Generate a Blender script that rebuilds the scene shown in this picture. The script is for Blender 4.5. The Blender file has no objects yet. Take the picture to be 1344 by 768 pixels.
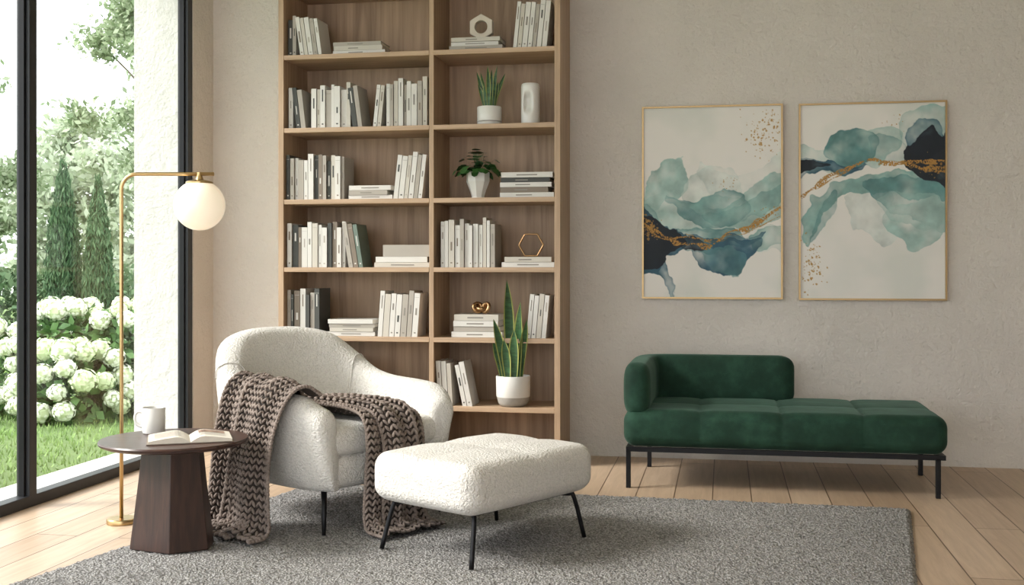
import bpy, bmesh, math, random
import numpy as np
from mathutils import Vector, Matrix
random.seed(7)
rng = np.random.default_rng(7)
S = bpy.context.scene
COL = S.collection
def lin(c):
    out=[]
    for v in c[:3]:
        v=v/255.0
        out.append(v/12.92 if v<=0.04045 else ((v+0.055)/1.055)**2.4)
    return (out[0],out[1],out[2],1.0)

# ------------------------------------------------------------ materials
def newmat(name):
    m=bpy.data.materials.new(name); m.use_nodes=True
    nt=m.node_tree; b=nt.nodes['Principled BSDF']
    return m,nt,b
def N(nt,t,**kw):
    n=nt.nodes.new(t)
    for k,v in kw.items(): setattr(n,k,v)
    return n
def coords(nt,scale=(1,1,1),rot=(0,0,0)):
    tc=N(nt,'ShaderNodeTexCoord'); mp=N(nt,'ShaderNodeMapping')
    nt.links.new(tc.outputs['Object'],mp.inputs['Vector'])
    mp.inputs['Scale'].default_value=scale; mp.inputs['Rotation'].default_value=rot
    return mp.outputs['Vector']
def noise(nt,vec,scale,detail=4,rough=.55,dist=0):
    n=N(nt,'ShaderNodeTexNoise'); n.inputs['Scale'].default_value=scale
    n.inputs['Detail'].default_value=detail; n.inputs['Roughness'].default_value=rough; n.inputs['Distortion'].default_value=dist
    nt.links.new(vec,n.inputs['Vector']); return n.outputs['Fac']
def ramp(nt,fac,stops):
    r=N(nt,'ShaderNodeValToRGB'); nt.links.new(fac,r.inputs['Fac'])
    e=r.color_ramp.elements
    e[0].position=stops[0][0]; e[0].color=stops[0][1]
    e[1].position=stops[-1][0]; e[1].color=stops[-1][1]
    for p,c in stops[1:-1]:
        x=e.new(p); x.color=c
    return r.outputs['Color']
def bump(nt,b,fac,strength,dist,prev=None):
    bp=N(nt,'ShaderNodeBump'); bp.inputs['Strength'].default_value=strength
    bp.inputs['Distance'].default_value=dist
    nt.links.new(fac,bp.inputs['Height'])
    if prev is not None: nt.links.new(prev,bp.inputs['Normal'])
    nt.links.new(bp.outputs['Normal'],b.inputs['Normal']); return bp.outputs['Normal']
def simple(name,c,rough=.5,metal=0,var=.06,vscale=8,bs=0,bd=.002,bscale=60,scale=(1,1,1)):
    m,nt,b=newmat(name); v=coords(nt,scale)
    c0=lin(c); a=tuple(min(1,x*(1-var)) for x in c0[:3])+(1,); d=tuple(min(1,x*(1+var)) for x in c0[:3])+(1,)
    nt.links.new(ramp(nt,noise(nt,v,vscale),[(.3,a),(.7,d)]),b.inputs['Base Color'])
    b.inputs['Roughness'].default_value=rough; b.inputs['Metallic'].default_value=metal
    if bs: bump(nt,b,noise(nt,v,bscale,6),bs,bd)
    return m
def wood(name,c1,c2,grain=(30,30,2),rough=.5,bs=.15):
    m,nt,b=newmat(name); v=coords(nt,grain)
    n1=noise(nt,v,1.0,8,.65)
    v2=coords(nt,tuple(g*.22 for g in grain)); n2=noise(nt,v2,1.2,3,.5,1.5)
    # growth rings: banded copy of the broad noise gives cathedral lines
    mm=N(nt,'ShaderNodeMath',operation='MULTIPLY'); mm.inputs[1].default_value=42; nt.links.new(n2,mm.inputs[0])
    sn=N(nt,'ShaderNodeMath',operation='SINE'); nt.links.new(mm.outputs[0],sn.inputs[0])
    s2=N(nt,'ShaderNodeMath',operation='MULTIPLY_ADD'); s2.inputs[1].default_value=.07; nt.links.new(sn.outputs[0],s2.inputs[0]); nt.links.new(n2,s2.inputs[2])
    mx=N(nt,'ShaderNodeMath',operation='ADD'); mu=N(nt,'ShaderNodeMath',operation='MULTIPLY'); mu.inputs[1].default_value=.5
    nt.links.new(n1,mx.inputs[0]); nt.links.new(s2.outputs[0],mx.inputs[1]); nt.links.new(mx.outputs[0],mu.inputs[0])
    nt.links.new(ramp(nt,mu.outputs[0],[(.36,lin(c1)),(.64,lin(c2))]),b.inputs['Base Color'])
    b.inputs['Roughness'].default_value=rough
    bump(nt,b,n1,bs,.002)
    return m
def plaster(name,c,bs=.5):
    m,nt,b=newmat(name); v=coords(nt)
    c0=lin(c); a=tuple(x*.94 for x in c0[:3])+(1,); d=tuple(min(1,x*1.05) for x in c0[:3])+(1,)
    nt.links.new(ramp(nt,noise(nt,v,1.8,6),[(.3,a),(.7,d)]),b.inputs['Base Color'])
    b.inputs['Roughness'].default_value=.9
    p=bump(nt,b,noise(nt,v,9,9,.62),bs*.8,.05)
    bump(nt,b,noise(nt,v,45,6,.7),bs,.015,p)
    return m
def boucle(name,c,scale=120,dist=.007,strength=.85,var=.18):
    m,nt,b=newmat(name); v=coords(nt)
    vo=N(nt,'ShaderNodeTexVoronoi'); vo.inputs['Scale'].default_value=scale; vo.feature='SMOOTH_F1'
    wn=N(nt,'ShaderNodeTexNoise'); wn.inputs['Scale'].default_value=scale*.7; wn.inputs['Detail'].default_value=2
    nt.links.new(v,wn.inputs['Vector'])
    ad=N(nt,'ShaderNodeVectorMath',operation='MULTIPLY_ADD'); ad.inputs[1].default_value=(.02,.02,.02)
    nt.links.new(wn.outputs['Color'],ad.inputs[0]); nt.links.new(v,ad.inputs[2]); nt.links.new(ad.outputs[0],vo.inputs['Vector'])
    inv=N(nt,'ShaderNodeMath',operation='SUBTRACT'); inv.inputs[0].default_value=1; nt.links.new(vo.outputs['Distance'],inv.inputs[1])
    c0=lin(c); a=tuple(x*(1-var) for x in c0[:3])+(1,)
    nt.links.new(ramp(nt,vo.outputs['Distance'],[(.25,c0),(.85,a)]),b.inputs['Base Color'])
    b.inputs['Roughness'].default_value=.95
    b.inputs['Sheen Weight'].default_value=.15
    bump(nt,b,inv.outputs[0],strength,dist)
    return m

M={}
M['wall']=plaster('plaster_warm',(217,210,202),.7)
M['white_stucco']=plaster('white_stucco',(208,206,202),.5)
M['ceil']=simple('ceiling_paint',(240,237,232),.9)
M['oak']=wood('oak_veneer',(154,127,101),(186,158,130),(40,40,2.2))
M['oak_h']=wood('oak_shelf_edge',(162,135,109),(190,162,134),(2.2,40,60))
M['oak_back']=wood('oak_back_panel',(132,106,82),(178,149,120),(20,20,1.1))
M['walnut']=wood('dark_walnut',(40,25,20),(66,42,33),(50,50,3),.38)
M['walnut_top']=wood('dark_walnut_top',(52,34,29),(78,52,43),(4,50,50),.32)
M['black']=simple('black_metal',(24,24,26),.42,.6)
M['frame']=simple('anthracite_frame',(42,43,46),.45,.3)
M['brass']=simple('brushed_brass',(188,160,115),.28,1.0,.03)
M['gold']=simple('gold_frame',(166,141,102),.38,.9,.04)
M['bronze']=simple('aged_brass',(160,126,90),.35,1.0,.06)
M['boucle']=boucle('boucle_cream',(220,216,210))
M['boucle_o']=boucle('boucle_warm',(213,208,201))
M['ceramic']=simple('white_ceramic',(214,212,208),.35,0,.02)
M['stoneware']=simple('stoneware_grey',(156,152,146),.6,0,.1,30)
M['sandstone']=simple('cream_stone',(200,190,178),.7,0,.05,20,.2)
M['soil']=simple('soil',(50,38,30),.95,0,.3,60,.6)
M['pages']=simple('book_pages',(214,206,193),.8,0,.05,40)
M['snake']=simple('snake_leaf_green',(48,82,48),.45,0,.5,16,scale=(1,1,3.5))
M['snake_edge']=simple('snake_leaf_edge',(150,154,84),.45,0,.1,20)
M['leaf']=simple('houseplant_leaf',(46,84,38),.4,0,.3,20)
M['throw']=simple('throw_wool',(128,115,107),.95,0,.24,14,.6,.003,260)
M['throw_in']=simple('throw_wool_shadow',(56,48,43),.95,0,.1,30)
M['hyd']=simple('hydrangea_petal',(224,229,210),.8,0,.05,6)
M['hyd2']=simple('hydrangea_petal_green',(206,217,178),.8,0,.06,6)
M['hleaf']=simple('garden_leaf',(92,128,70),.6,0,.25,6)
M['hleaf2']=simple('garden_leaf_dark',(70,104,54),.6,0,.2,6)
def leafm(name,c,tr=.35):
    m=simple(name,c,.8,0,.15,2); nt=m.node_tree; b=nt.nodes['Principled BSDF']
    t=N(nt,'ShaderNodeBsdfTranslucent'); t.inputs[0].default_value=lin(c); mix=N(nt,'ShaderNodeMixShader'); mix.inputs[0].default_value=tr
    o=[n for n in nt.nodes if n.type=='OUTPUT_MATERIAL'][0]
    nt.links.new(b.outputs[0],mix.inputs[1]); nt.links.new(t.outputs[0],mix.inputs[2]); nt.links.new(mix.outputs[0],o.inputs[0]); return m
M['tleaf1']=leafm('tree_leaf_haze_pale',(156,171,138))  # tree leaf tones paled to paint the garden haze into the colour
M['tleaf2']=leafm('tree_leaf_haze_mid',(130,148,112))
M['tleaf3']=leafm('tree_leaf_haze_light',(180,191,162))
M['fleaf1']=leafm('far_leaf_haze_pale',(190,199,178))  # distant leaves paler still: aerial haze put into the colour, no volume
M['fleaf2']=leafm('far_leaf_haze_mid',(176,188,162))
M['cyp']=leafm('cypress_leaf',(62,92,60),.1)
M['cyp2']=leafm('cypress_leaf_light',(90,118,82),.1)
M['hedge']=leafm('hedge_leaf',(96,120,84),.2)
M['bark']=simple('bark',(130,120,106),.9,0,.2,10,.5)
M['grassb']=simple('grass_blade',(130,158,90),.8,0,.2,3)
# velvet
m,nt,b=newmat('green_velvet'); v=coords(nt)
nt.links.new(ramp(nt,noise(nt,v,7,6,.65),[(.3,lin((19,43,32))),(.5,lin((26,54,41))),(.72,lin((40,73,57)))]),b.inputs['Base Color'])
b.inputs['Roughness'].default_value=.8; b.inputs['Specular IOR Level'].default_value=.25
b.inputs['Sheen Weight'].default_value=.4; b.inputs['Sheen Roughness'].default_value=.4; b.inputs['Sheen Tint'].default_value=lin((130,160,144))
bump(nt,b,noise(nt,v,14,5,.6),.25,.012); M['velvet']=m
# floor planks
m,nt,b=newmat('oak_floorboards')
v=coords(nt,(1,1,1),(0,0,math.radians(90)))
br=N(nt,'ShaderNodeTexBrick'); nt.links.new(v,br.inputs['Vector'])
br.offset=.37; br.inputs['Scale'].default_value=1; br.inputs['Brick Width'].default_value=2.3; br.inputs['Row Height'].default_value=.19
br.inputs['Mortar Size'].default_value=.003; br.inputs['Mortar Smooth'].default_value=.1; br.inputs['Bias'].default_value=0
br.inputs['Color1'].default_value=lin((182,156,131)); br.inputs['Color2'].default_value=lin((200,175,150)); br.inputs['Mortar'].default_value=lin((108,86,67))
g=coords(nt,(16,1.1,1)); gr=noise(nt,g,2.2,8,.65,.6)
gc=ramp(nt,gr,[(.3,(.74,.71,.68,1)),(.62,(1,1,1,1))])
mx=N(nt,'ShaderNodeMix',data_type='RGBA',blend_type='MULTIPLY'); mx.inputs['Factor'].default_value=.85
nt.links.new(br.outputs['Color'],mx.inputs['A']); nt.links.new(gc,mx.inputs['B']); nt.links.new(mx.outputs['Result'],b.inputs['Base Color'])
b.inputs['Roughness'].default_value=.42
iv=N(nt,'ShaderNodeMath',operation='SUBTRACT'); iv.inputs[0].default_value=1; nt.links.new(br.outputs['Fac'],iv.inputs[1])
bump(nt,b,iv.outputs[0],.5,.003); M['floor']=m
# rug
m,nt,b=newmat('grey_rug_pile'); v=coords(nt)
vo=N(nt,'ShaderNodeTexVoronoi'); vo.inputs['Scale'].default_value=105; nt.links.new(v,vo.inputs['Vector'])
r1=ramp(nt,vo.outputs['Distance'],[(.1,lin((188,185,182))),(.8,lin((122,119,117)))])
r2=ramp(nt,noise(nt,v,48,5,.7),[(.35,(.74,.74,.74,1)),(.65,(1,1,1,1))])
mx=N(nt,'ShaderNodeMix',data_type='RGBA',blend_type='MULTIPLY'); mx.inputs['Factor'].default_value=1
nt.links.new(r1,mx.inputs['A']); nt.links.new(r2,mx.inputs['B']); nt.links.new(mx.outputs['Result'],b.inputs['Base Color'])
b.inputs['Roughness'].default_value=1
iv=N(nt,'ShaderNodeMath',operation='SUBTRACT'); iv.inputs[0].default_value=1; nt.links.new(vo.outputs['Distance'],iv.inputs[1])
p=bump(nt,b,iv.outputs[0],1,.007); bump(nt,b,noise(nt,v,60,4,.7),.8,.008,p); M['rug']=m
# lawn
m,nt,b=newmat('lawn_grass'); v=coords(nt)
nt.links.new(ramp(nt,noise(nt,v,3,10,.75),[(.3,lin((112,142,78))),(.7,lin((144,170,106)))]),b.inputs['Base Color'])
b.inputs['Roughness'].default_value=.95; bump(nt,b,noise(nt,v,40,6,.8),1,.05); M['lawn']=m
# glass
m=bpy.data.materials.new('window_glass'); m.use_nodes=True; nt=m.node_tree; nt.nodes.clear()
o=N(nt,'ShaderNodeOutputMaterial'); t=N(nt,'ShaderNodeBsdfTransparent'); gl=N(nt,'ShaderNodeBsdfGlossy'); gl.inputs['Roughness'].default_value=.01
mix=N(nt,'ShaderNodeMixShader'); mix.inputs[0].default_value=.04; t.inputs[0].default_value=(.98,.99,.985,1)
nt.links.new(t.outputs[0],mix.inputs[1]); nt.links.new(gl.outputs[0],mix.inputs[2]); nt.links.new(mix.outputs[0],o.inputs[0]); M['glass']=m
# opal globe
m,nt,b=newmat('opal_glass'); b.inputs['Base Color'].default_value=lin((235,226,212)); b.inputs['Roughness'].default_value=.25
b.inputs['Emission Color'].default_value=lin((255,234,202)); b.inputs['Emission Strength'].default_value=.28; M['opal']=m
# painted canvas
m,nt,b=newmat('painted_canvas'); at=N(nt,'ShaderNodeVertexColor'); at.layer_name='paint'
nt.links.new(at.outputs['Color'],b.inputs['Base Color']); b.inputs['Roughness'].default_value=.7
bump(nt,b,noise(nt,coords(nt),300,2),.1,.001); M['paint']=m
BOOK=[simple('book_white',(206,203,198),.6,0,.03),simple('book_cream',(190,184,174),.6,0,.03),simple('book_greige',(164,157,148),.6,0,.04),
      simple('book_charcoal',(66,67,64),.6,0,.05),simple('book_taupe',(122,110,98),.6,0,.05),simple('book_sage',(104,118,108),.6,0,.05),
      M['pages'],simple('book_print',(132,127,120),.6,0,.05)]

# ------------------------------------------------------------ mesh helpers
def group(name,loc):
    e=bpy.data.objects.new(name,None); e.location=loc; e.empty_display_size=.1; COL.objects.link(e)
    return e
def attach(o,p):
    if p is not None:
        o.parent=p; o.matrix_parent_inverse=Matrix.Translation(-Vector(p.location))
def mesh(name,vs,fs,mats,parent=None,smooth=False,idx=None,T=None):
    me=bpy.data.meshes.new(name)
    if T is not None: vs=[tuple(T@Vector(v)) for v in vs]
    me.from_pydata([tuple(map(float,v)) for v in vs],[],fs)
    if not isinstance(mats,(list,tuple)): mats=[mats]
    for mm in mats: me.materials.append(mm)
    if idx is not None: me.polygons.foreach_set('material_index',idx)
    if smooth: me.polygons.foreach_set('use_smooth',[True]*len(me.polygons))
    me.update()
    o=bpy.data.objects.new(name,me); COL.objects.link(o)
    if parent is not None: attach(o,parent)
    else:
        c=sum((Vector(b) for b in o.bound_box),Vector())/8; zmin=min(b[2] for b in o.bound_box)
        c.z=zmin; me.transform(Matrix.Translation(-c)); o.location=c
    return o
class MB:
    def __init__(s): s.v=[]; s.f=[]; s.i=[]
    def add(s,vs,fs,mi=0):
        k=len(s.v); s.v+= [tuple(v) for v in vs]; s.f+=[tuple(a+k for a in f) for f in fs]; s.i+=[mi]*len(fs)
    def box(s,x0,x1,y0,y1,z0,z1,mi=0,T=None):
        vs=[Vector(p) for p in [(x0,y0,z0),(x1,y0,z0),(x1,y1,z0),(x0,y1,z0),(x0,y0,z1),(x1,y0,z1),(x1,y1,z1),(x0,y1,z1)]]
        if T is not None: vs=[T@v for v in vs]
        s.add(vs,[(0,3,2,1),(4,5,6,7),(0,1,5,4),(1,2,6,5),(2,3,7,6),(3,0,4,7)],mi)
    def out(s,name,mats,parent=None,smooth=False,T=None): return mesh(name,s.v,s.f,mats,parent,smooth,s.i,T)
def box(name,x0,x1,y0,y1,z0,z1,mt,parent=None,bev=0,T=None):
    b=MB(); b.box(x0,x1,y0,y1,z0,z1); o=b.out(name,mt,parent,T=T)
    if bev:
        md=o.modifiers.new('bevel','BEVEL'); md.width=bev; md.segments=3
    return o
def rbox(name,c,h,r,seg,mt,parent=None,fn=None,T=None):
    """rounded box with a vertex function fn(p,n)->p"""
    verts={}; V=[]; F=[]
    ns=[max(2,int(round(2*x/seg))) for x in h]
    def samp(k):
        n=ns[k]; hh=h[k]
        base=list(np.linspace(-hh,hh,n+1))
        ex=[-hh+r*t for t in (.12,.3,.5,.75)]+[hh-r*t for t in (.12,.3,.5,.75)]
        return sorted(set([round(x,5) for x in base+ex]))
    sm=[samp(0),samp(1),samp(2)]
    def vid(p):
        key=(round(p[0],5),round(p[1],5),round(p[2],5))
        if key in verts: return verts[key]
        P=Vector(p); inn=Vector([max(-(h[k]-r),min(h[k]-r,P[k])) for k in range(3)])
        d=P-inn
        n=d.normalized() if d.length>1e-9 else Vector((0,0,1))
        q=inn+n*r
        if fn: q=fn(q.copy(),n)
        V.append(Vector(c)+q); verts[key]=len(V)-1; return verts[key]
    for ax in range(3):
        a,b=(ax+1)%3,(ax+2)%3
        for sg in (-1,1):
            A,B=sm[a],sm[b]
            for i in range(len(A)-1):
                for j in range(len(B)-1):
                    q=[]
                    for (u,w) in ((i,j),(i+1,j),(i+1,j+1),(i,j+1)):
                        p=[0,0,0]; p[ax]=sg*h[ax]; p[a]=A[u]; p[b]=B[w]; q.append(vid(p))
                    if sg<0: q=q[::-1]
                    if len(set(q))==4: F.append(tuple(q))
    return mesh(name,V,F,mt,parent,True,T=T)
def catmull(pts,n=8,closed=False):
    P=[np.array(p,float) for p in pts]; out=[]; L=len(P)
    rngi=range(L if closed else L-1)
    for i in rngi:
        if closed: p0,p1,p2,p3=P[i-1],P[i],P[(i+1)%L],P[(i+2)%L]
        else:
            p1,p2=P[i],P[i+1]; p0=P[i-1] if i>0 else 2*p1-p2; p3=P[i+2] if i+2<L else 2*p2-p1
        for k in range(n):
            t=k/n
            out.append(.5*((2*p1)+(-p0+p2)*t+(2*p0-5*p1+4*p2-p3)*t*t+(-p0+3*p1-3*p2+p3)*t**3))
    if not closed: out.append(P[-1])
    return out
def tube(name,pts,r,mt,parent=None,n=12,closed=False,T=None):
    P=[Vector(p) for p in pts]; L=len(P); V=[];F=[]
    rr=r if isinstance(r,(list,tuple)) else [r]*L
    prev=None
    for i in range(L):
        if closed: t=(P[(i+1)%L]-P[i-1]).normalized()
        else: t=(P[min(i+1,L-1)]-P[max(i-1,0)]).normalized()
        if prev is None:
            a=Vector((0,0,1)) if abs(t.z)<.9 else Vector((1,0,0))
            u=t.cross(a).normalized()
        else:
            u=(prev-t*prev.dot(t)).normalized()
        prev=u; w=t.cross(u)
        for k in range(n):
            an=2*math.pi*k/n; V.append(P[i]+(u*math.cos(an)+w*math.sin(an))*rr[i])
    for i in range(L if closed else L-1):
        for k in range(n):
            a=i*n+k; b2=i*n+(k+1)%n; c=((i+1)%L)*n+(k+1)%n; d=((i+1)%L)*n+k
            F.append((a,b2,c,d))
    if not closed:
        F.append(tuple(range(n))[::-1]); F.append(tuple(range((L-1)*n,L*n)))
    return mesh(name,V,F,mt,parent,True,T=T)
def lathe(name,prof,c,mt,parent=None,n=40,smooth=True,T=None):
    V=[];F=[]
    for (r,z) in prof:
        for k in range(n):
            a=2*math.pi*k/n; V.append((c[0]+r*math.cos(a),c[1]+r*math.sin(a),c[2]+z))
    for i in range(len(prof)-1):
        for k in range(n):
            F.append((i*n+k,i*n+(k+1)%n,(i+1)*n+(k+1)%n,(i+1)*n+k))
    F.append(tuple(range(n))[::-1]); F.append(tuple(range((len(prof)-1)*n,len(prof)*n)))
    o=mesh(name,V,F,mt,parent,smooth,T=T)
    if smooth:
        md=o.modifiers.new('ws','EDGE_SPLIT'); md.split_angle=math.radians(50)
    return o

# ------------------------------------------------------------ camera
cam=bpy.data.cameras.new('camera'); co=bpy.data.objects.new('camera',cam); COL.objects.link(co)
TH=math.radians(10.5)
co.location=(0,0,1.15); co.rotation_euler=(math.radians(90),0,TH)
cam.lens=40.18; cam.sensor_width=36; cam.shift_y=-34/1344; cam.clip_end=200
S.camera=co

# ------------------------------------------------------------ room
BW=6.92; LX=-3.25; CEIL=3.2
box('floor',LX-.04,4.7,-2.6,BW,-.12,0,M['floor'])
box('ceiling',LX-.4,4.7,-2.6,BW+.02,CEIL,CEIL+.15,M['ceil'])
box('wall_back',LX-.06,4.7,BW,BW+.3,-.12,CEIL,M['wall'])
box('wall_right',4.7,4.9,-2.6,BW+.3,-.12,CEIL,M['wall'])
box('rear_fill_blocker',1.6,4.7,-2.6,-2.4,-.12,CEIL,M['wall'])  # unseen part wall behind the camera, added to cut fill light on the right
wl=group('wall_left',(LX-.2,6.7,0))
box('inner_return',LX-.06,LX,6.64,BW,0,CEIL,M['wall'],wl)
box('outer_pier',LX-.40,LX-.06,6.64,BW+.3,-.12,CEIL,M['white_stucco'],wl)
box('lintel',LX-.40,LX,-2.6,6.64,3.1,CEIL,M['wall'],wl)
box('outer_sill',LX-.40,LX-.04,-2.6,6.64,-.12,.012,M['white_stucco'],wl)
w=group('window_1',(LX,2,0))
box('bottom_rail',LX-.075,LX-.005,-2.6,6.64,0.0,.055,M['frame'],w,.004)
box('top_rail',LX-.075,LX-.005,-2.6,6.64,3.04,3.1,M['frame'],w,.004)
for i,y in enumerate([6.60,4.96,3.2,1.5,-.2,-1.9]):
    box('mullion_%d'%i,LX-.075,LX-.005,y-.02,y+.04,0.05,3.05,M['frame'],w,.004)
    box('mullion_bead_%d'%i,LX-.055,LX-.025,y-.035,y-.02,0.05,3.05,M['black'],w,.002)
box('glass_pane',LX-.043,LX-.037,-2.6,6.6,.05,3.05,M['glass'],w)

# ------------------------------------------------------------ rug
def quadpt(u,v):
    BL=np.array((-2.12,5.70)); BR=np.array((.861,5.608)); FL=np.array((-2.74,2.5)); FR=np.array((.44,2.5))
    return (1-v)*((1-u)*FL+u*FR)+v*((1-u)*BL+u*BR)
nx,ny=360,360; V=[];F=[]
hn=rng.random((nx+1,ny+1))
for i in range(nx+1):
    for j in range(ny+1):
        u,v2=i/nx,j/ny; p=quadpt(u,v2)
        e=min(i,nx-i,j,ny-j)
        z=.015+.007*hn[i,j]
        if e==0: z=0.001
        elif e==1: z=.012
        wob=.004 if e<2 else .003
        V.append((p[0]+rng.uniform(-wob,wob),p[1]+rng.uniform(-wob,wob),z))
for i in range(nx):
    for j in range(ny):
        a=i*(ny+1)+j; F.append((a,a+ny+1,a+ny+2,a+1))
mesh('shag_rug',V,F,M['rug'],None,True)
RZ=.0222

# ------------------------------------------------------------ bookcase
FY=6.50; X0,X1=-2.634,-.923; DX=-1.686; ST=.034
SZ=[2.84,2.419,1.981,1.552,1.1455,.7346,.3325]
bc=group('bookcase',((X0+X1)/2,(FY+BW)/2,0))
BB=BW-.001
box('side_panel_1',X0,X0+ST,FY,BB,0,3.15,M['oak'],bc,.002)
box('side_panel_2',X1-ST,X1,FY,BB,0,3.15,M['oak'],bc,.002)
box('divider',DX-.014,DX+.014,FY+.004,BW-.02,0.04,3.12,M['oak'],bc,.002)
box('back_panel',X0+ST,X1-ST,BW-.02,BB,0.0,3.15,M['oak_back'],bc)
box('top_panel',X0+ST,X1-ST,FY,BW-.02,3.12,3.15,M['oak_h'],bc,.002)
box('base_panel',X0+ST,X1-ST,FY,BW-.02,0.0,.06,M['oak_h'],bc,.002)
for i,z in enumerate(SZ):
    box('shelf_a_%d'%i,X0+ST,DX-.014,FY+.002,BW-.02,z-.028,z,M['oak_h'],bc,.002)
    box('shelf_b_%d'%i,DX+.014,X1-ST,FY+.002,BW-.02,z-.028,z,M['oak_h'],bc,.002)

def LXp(px): return -2.60+(px-377)/186*.90
def RXp(px): return -1.672+(px-570)/155*.715
bk=MB()
def book_up(x,t,h,d,z,lean,col,y=None):
    y=FY+.035 if y is None else y
    T=Matrix.Translation((x,y,z))@Matrix.Rotation(lean,4,'Y')
    if lean<0: T=Matrix.Translation((x+t,y,z))@Matrix.Rotation(lean,4,'Y')@Matrix.Translation((-t,0,0))
    g=.0008
    bk.box(g,.003,0,d,0,h,col,T); bk.box(t-.003,t-g,0,d,0,h,col,T); bk.box(g,t-g,-.001,.003,0,h,col,T)
    bk.box(.003,t-.003,.003,d-.004,.003,h-.004,6,T)
    if t>.016:
        pc=random.choice([7,7,4,3,2]) if col not in (3,4,5) else 0
        q=random.choice([.5,.62,.35])
        wd_=random.uniform(.06,.12)*t*1.4
        if random.random()<.75: bk.box(t*.5-wd_,t*.5+wd_,-.0016,-.001,h*q,h*(q+random.uniform(.12,.3)),pc,T)
        if random.random()<.45: bk.box(t*.34,t*.66,-.0016,-.001,h*.08,h*.11,pc,T)
        if random.random()<.3: bk.box(t*.12,t*.88,-.0016,-.001,h*.9,h*.905,pc,T)
def row(x,x1,z,hh,lean_last=0,cols=None):
    k=0
    while True:
        t=random.uniform(.018,.038)
        if x+t>x1: break
        c=cols[k%len(cols)] if cols else random.choice([0,0,0,1,1,2])
        h=hh*random.uniform(.86,1.02)
        book_up(x,t,h,random.uniform(.17,.21),z,0,c,FY+random.uniform(.03,.05))
        x+=t+.0015; k+=1
    return x
def leaners(x,n,z,hh,lean,cols,t0=.026):
    for k in range(n):
        t=t0*random.uniform(.85,1.2)
        book_up(x,t,hh*random.uniform(.92,1.02),.19,z,lean,cols[k%len(cols)])
        x+=t/math.cos(lean)+.002
def stack(x0,x1,z,n,th,cols=None,y=None):
    y=FY+.04 if y is None else y
    for k in range(n):
        t=th*random.uniform(.85,1.15); a=x0+random.uniform(0,.02)*(k>0); b2=x1-random.uniform(0,.035)*(k>0)
        c=cols[k%len(cols)] if cols else random.choice([0,0,1,2])
        T=Matrix.Translation((0,y+random.uniform(0,.012),z))
        g=.0006
        bk.box(a,b2,0,.19,g,.003,c,T); bk.box(a,b2,0,.19,t-.003,t-g,c,T); bk.box(a,b2,-.001,.003,g,t-g,c,T)
        bk.box(a+.004,b2-.004,.003,.186,.003,t-.003,6,T)
        if random.random()<.8: bk.box(a+(b2-a)*.3,a+(b2-a)*random.uniform(.5,.75),-.0018,-.001,t*.38,t*.6,7,T)
        z+=t
    return z
z=[s+.0005 for s in SZ]
row(LXp(380),LXp(470),z[0],.25); row(RXp(600),RXp(690),z[0],.25)
# row 1
row(LXp(379),LXp(395),z[1],.25,cols=[3,2]); leaners(LXp(396),5,z[1],.245,-.14,[0,1,0,2,0])
stack(LXp(438),LXp(505),z[1],3,.026,[0,1,2])
tA=stack(RXp(588),RXp(657),z[1],3,.024,[2,0,1]); leaners(RXp(671),7,z[1],.275,.10,[0,1,0,0,2,0,0])
# row 2
row(LXp(380),LXp(388),z[2],.25,cols=[0]); leaners(LXp(391),2,z[2],.255,-.12,[3,2]); row(LXp(410),LXp(462),z[2],.265,cols=[0,1,0,2,0,0]); leaners(LXp(464),2,z[2],.25,-.13,[3,2])
leaners(LXp(490),2,z[2],.25,.1,[0,1]); row(LXp(507),LXp(562),z[2],.285,cols=[0,2,1,0,2,0])
# row 3
row(LXp(378),LXp(456),z[3],.27,cols=[3,1,0,2,0,0,3,4,2]); stack(LXp(458),LXp(514),z[3],3,.027,[0,2,0])
leaners(LXp(516),6,z[3],.275,.11,[0,0,1,0,2,0],.027)
# row 4
row(LXp(379),LXp(456),z[4],.275,cols=[0,3,4,0,0,1,0]); leaners(LXp(459),3,z[4],.275,-.16,[2,4,5])
zz=stack(LXp(491),LXp(562),z[4],2,.03,[1,0]); bk.box(LXp(502),LXp(561),FY+.05,FY+.2,zz,zz+.07,2)
row(RXp(577),RXp(652),z[4],.285,cols=[0,0,1,0,2,0,0]); tD=stack(RXp(656),RXp(723),z[4],2,.029,[0,1])
# row 5
row(LXp(378),LXp(426),z[5],.285,cols=[2,3,4,0,3]);  stack(LXp(430),LXp(492),z[5],4,.026,[0,1,2,0]); leaners(LXp(496),7,z[5],.27,.07,[0,1,0,0,2,2,0],.032)
tE=stack(RXp(591),RXp(657),z[5],4,.034,[0,2,0,1]); leaners(RXp(688),4,z[5],.27,.09,[0,0,1,0])
stack(RXp(654),RXp(723),z[3],5,.029,[0,4,0,3,0])
# row 6
row(LXp(380),LXp(470),z[6],.27); stack(LXp(490),LXp(555),z[6],3,.03)
leaners(RXp(574),3,z[6],.27,-.06,[0,0,1]); leaners(RXp(606),2,z[6],.265,-.2,[0,0])
bk.out('shelf_books',BOOK)

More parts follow.
